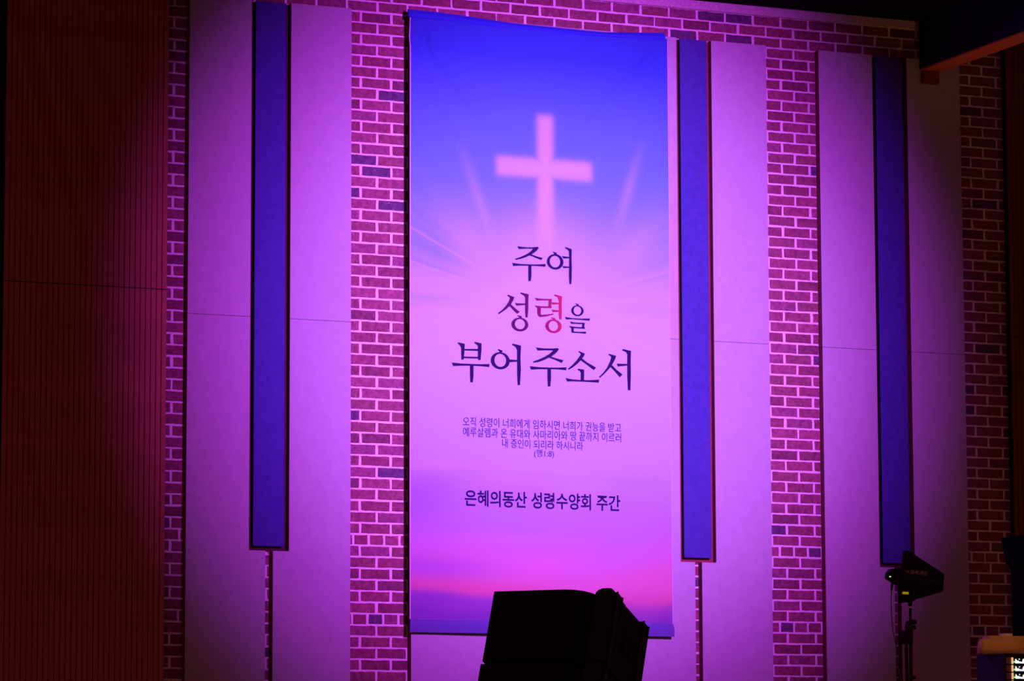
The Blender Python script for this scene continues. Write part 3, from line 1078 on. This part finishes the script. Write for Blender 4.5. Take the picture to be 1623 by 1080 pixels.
def speaker(origin, label, H):
    root = empty('stage_speaker', origin)
    tag(root, label, 'speaker', 'black speaker cabinets stacked in front of the banner')
    k = 1 / SCL

    def P(s, d, h=0.0):
        return origin + e1 * (s * k) - n_ * (d * k) - a_ * h
    front = [(0, 0), (122, 0), (136, 2), (150, 7), (161, 15), (166, 22), (166, 60), (0, 60)]
    bm = bmesh.new()
    prism(bm, [P(s, d) for s, d in front], -a_ * H)
    obj('grille', bm, M['grille'], root, True)
    back = [(2, 60), (200, 60), (200, 62), (207, 140), (203, 147), (16, 147)]
    bm = bmesh.new()
    prism(bm, [P(s, d) for s, d in back], -a_ * H)
    bmesh.ops.bevel(bm, geom=[e for e in bm.edges], offset=0.006, segments=2, affect='EDGES')
    obj('cabinet', bm, M['cabinet'], root, True)
    rail = [(164, 24), (168, 14), (175, 6), (184, 0), (194, -1), (200, 1), (201, 8), (201, 62), (164, 62)]
    bm = bmesh.new()
    prism(bm, [P(s, d) for s, d in rail], -a_ * H)
    obj('side_rail', bm, M['cabinet'], root, True)
    for dd, ss in ((30, 198), (136, 204)):
        bm = bmesh.new()
        c = P(196, dd)
        for q in [bmesh.ops.create_cube(bm, size=1)['verts']]:
            for v in q:
                lo = v.co.copy()
                v.co = P(ss + lo.x * 9, dd + lo.y * 20, H * 0.5 + lo.z * (H + 0.003))
        bmesh.ops.bevel(bm, geom=[e for e in bm.edges], offset=0.004, segments=2, affect='EDGES')
        obj('bumper', bm, M['plastic'], root, True)
    for dd in (58, 82):
        bm = bmesh.new()
        for v in bmesh.ops.create_cube(bm, size=1)['verts']:
            lo = v.co.copy()
            v.co = P(203 + lo.x * 5, dd + 14 + lo.y * 7, H * 0.48 + lo.z * H * 0.30)
        obj('handle_slot', bm, M['grille'], root, True)
    return root


labs = ['topmost tilted black speaker cabinet in front of the banner foot',
        'black speaker cabinet under the topmost one, cut by the frame bottom']
o_ = top_left.copy()
for i, lb in enumerate(labs):
    speaker(o_, lb, SH)
    o_ = o_ - a_ * (SH + SG) - e1 * (2.0 / SCL)
# the sub cabinet that carries the stack down to the hall floor
c = o_ + e1 * 0.22 - n_ * 0.14
hgt = o_.z - 0.22
root = empty('speaker_plinth', (c.x, c.y, 0))
tag(root, 'plain black bass cabinet carrying the tilted speakers below the frame', 'speaker')
bm = bmesh.new()
box(bm, c.x - 0.24, c.x + 0.24, c.y - 0.24, c.y + 0.24, 0.0, hgt, 0.01, 2)
obj('cabinet', bm, M['cabinet'], root, True)
bm = bmesh.new()
cyl(bm, (c.x, c.y, hgt), (c.x, c.y, o_.z + 0.04), 0.05)
obj('mount', bm, M['metal'], root, True)

# ------------------------------------------------------------------ equipment rack at lower right
RY = -2.6                                                  # front of the rack
tl = at(1590.5, 1036, RY)
RX, RZ = tl.x, tl.z
rack = empty('equipment_rack', (RX, RY, SZ))
tag(rack, 'black equipment rack with small lit displays at the bottom right corner', 'rack')
RD = 0.30
RWD = 0.52
bm = bmesh.new()
t_ = 0.014
box(bm, RX, RX + t_, RY, RY + RD, SZ, RZ, 0.004)
obj('side_panel', bm, M['case'], rack, True)
bm = bmesh.new()
box(bm, RX + RWD - t_, RX + RWD, RY, RY + RD, SZ, RZ, 0.004)
obj('side_panel', bm, M['case'], rack, True)
bm = bmesh.new()
box(bm, RX + t_, RX + RWD - t_, RY + 0.002, RY + RD, RZ - 0.022, RZ, 0.003)
obj('top_panel', bm, M['plastic'], rack, True)
bm = bmesh.new()
box(bm, RX + t_, RX + RWD - t_, RY + RD - 0.01, RY + RD, SZ, RZ - 0.022)
obj('back_panel', bm, M['plastic'], rack, True)
bm = bmesh.new()
box(bm, RX + t_, RX + RWD - t_, RY + 0.002, RY + RD - 0.01, SZ, SZ + 0.03)
obj('bottom_panel', bm, M['plastic'], rack, True)
U1 = 12.15 / (F / ((Vector((RX, RY, RZ)) - CAM).dot(fwd)))
zz = at(1600, 1042.3, RY).z
SPX = F / ((Vector((RX, RY, RZ)) - CAM).dot(fwd)) * math.cos(YAW)
rr_ = random.Random(3)
names = ['wireless receiver in the rack, topmost one, with a lit white display',
         'second wireless receiver from the top of the rack',
         'third wireless receiver from the top of the rack',
         'fourth wireless receiver of the rack, cut by the frame bottom']
for i in range(4):
    z1 = zz - i * U1
    z0 = z1 - U1 * 0.90
    rc = empty('wireless_receiver', (RX + 0.02, RY, z0))
    tag(rc, names[i], 'receiver', 'wireless receivers in the rack')
    dx = 1.2 * i / SPX * 0.0
    bm = bmesh.new()
    box(bm, RX + 0.016, RX + RWD - 0.016, RY + 0.004, RY + 0.24, z0, z1)
    obj('chassis', bm, M['plastic'], rc, True)
    bm = bmesh.new()
    box(bm, RX + 0.017, RX + 0.017 + 8.6 / SPX, RY + 0.001, RY + 0.004, z0 + 0.002, z1 - 0.001)
    obj('rack_ear', bm, M['ear'], rc, True)
    bm = bmesh.new()
    hx = RX + 0.017 + 8.8 / SPX
    box(bm, hx, hx + 2.4 / SPX, RY - 0.006, RY + 0.003, z0 + 0.0015, z1 - 0.001, 0.001)
    tag(obj('handle', bm, M['handle'], rc, True), 'pale handle bar with an added glow')
    sx = hx + 4.0 / SPX
    bm = bmesh.new()
    box(bm, sx, sx + 2.8 / SPX, RY + 0.0015, RY + 0.004, z0 + U1 * 0.22, z0 + U1 * 0.36)
    box(bm, sx + 1.6 / SPX, sx + 3.2 / SPX, RY + 0.0015, RY + 0.004, z0 + U1 * 0.30, z0 + U1 * 0.44)
    obj('green_bar', bm, M['screen_green'], rc, True)
    # rows of small lit digits and meters of the display
    bm = bmesh.new()
    x = sx + 3.0 / SPX
    prof = [0.60, 0.50, 0.36, 0.30, 0.34, 0.26, 0.20, 0.24, 0.16, 0.22, 0.46, 0.60, 0.46, 0.62, 0.34, 0.22, 0.28, 0.40, 0.55, 0.46, 0.3, 0.24]
    for k, h in enumerate(prof):
        hh = h * U1 * rr_.uniform(0.88, 1.08)
        box(bm, x, x + 0.8 / SPX, RY + 0.0015, RY + 0.004, z0 + U1 * 0.13, z0 + U1 * 0.13 + hh)
        x += 1.22 / SPX
    for ox_, w_ in ((9.0, 1.4),):
        box(bm, sx + ox_ / SPX, sx + (ox_ + w_) / SPX, RY + 0.0015, RY + 0.004, z0 + U1 * 0.62, z0 + U1 * 0.72)
    obj('display', bm, M['screen'], rc, True)
    bm = bmesh.new()
    box(bm, sx + 7.0 / SPX, sx + 11.5 / SPX, RY + 0.0012, RY + 0.0015, z0 + U1 * 0.14, z0 + U1 * 0.20)
    obj('blue_bar', bm, M['screen_blue'], rc, True)

# folded tan cloth on the rack: a rounded roll in front, a flat part behind
RS = F / ((Vector((RX, RY, RZ)) - CAM).dot(fwd))
cloth = empty('folded_cloth', (RX, RY, RZ))
tag(cloth, 'folded tan cloth lying on top of the equipment rack', 'cloth')
cy = RY + 0.13
L0, L1 = at(1556.5, 1034, cy), at(1615.5, 1034, cy)
hgt = 22.5 / RS + 0.006
prof = [(0.0, 0.0), (-0.004, hgt * 0.5), (0.004, hgt * 0.82), (0.016, hgt * 0.97), (0.034, hgt * 1.02), (0.056, hgt * 0.98), (0.066, hgt * 0.5), (0.066, 0.0)]
bm = bmesh.new()
rows = []
N = 16
for i in range(N + 1):
    t = i / N
    sq = 1 - 0.16 * max(0, 1 - t / 0.10) ** 2 - 0.08 * max(0, (t - 0.94) / 0.06) ** 2
    x = L0.x + 0.004 + t * (L1.x - L0.x)
    dz = 0.0022 * math.sin(t * 9)
    rows.append([bm.verts.new((x + (0.004 if z > 0 else 0) * (1 - t), cy + y, RZ + 0.0008 + (z * sq + (dz if z > 0.02 else 0)))) for y, z in prof])
for A, B in zip(rows, rows[1:]):
    for k in range(len(prof)):
        bm.faces.new((A[k], A[(k + 1) % len(prof)], B[(k + 1) % len(prof)], B[k]))
bm.faces.new(rows[0])
bm.faces.new(rows[-1])
obj('front_roll', bm, M['tan'], cloth, True, True)
bm = bmesh.new()
box(bm, L0.x + 0.10, RX + RWD - 0.01, cy + 0.067, cy + 0.168, RZ + 0.0008, RZ + hgt + 0.024, 0.006, 2)
obj('back_fold', bm, M['tan'], cloth, True, True)
# small white dish
p = at(1594.5, 1007, cy + 0.115)
bm = bmesh.new()
dz = RZ + hgt + 0.0245
rad = 10.6 / RS
cyl(bm, (p.x, cy + 0.115, dz), (p.x, cy + 0.115, dz + 0.013), rad * 0.93, rad, 28)
dish = obj('shallow_dish', bm, M['white'])
tag(dish, 'small white shallow dish lying on the tan cloth', 'dish')

# black loudspeaker at the right edge, before the dark slats
KY = -0.75
poly = [(1585.6, 853.3), (1605.6, 850.5), (1662, 846), (1662, 1100), (1607, 1100), (1603.5, 905), (1601, 900), (1593.3, 893.3)]
pts = [at(x, y, KY) for x, y in poly]
pz = min(p.z for p in pts)
ls = empty('column_speaker', (pts[3].x, KY, SZ))
tag(ls, 'black column loudspeaker at the right edge before dark slats', 'speaker')
bm = bmesh.new()
prism(bm, pts, (0, -0.2, 0))
bmesh.ops.bevel(bm, geom=[e for e in bm.edges], offset=0.004, segments=1, affect='EDGES')
obj('enclosure', bm, M['grille'], ls, True)
bm = bmesh.new()
xm = sum(p.x for p in pts[2:5]) / 3
cyl(bm, (xm, KY - 0.1, SZ), (xm, KY - 0.1, pz + 0.005), 0.02)
obj('pole', bm, M['metal'], ls, True)
bm = bmesh.new()
cyl(bm, (xm, KY - 0.1, SZ), (xm, KY - 0.1, SZ + 0.02), 0.2, 0.19, 32)
obj('base_plate', bm, M['metal'], ls, True)
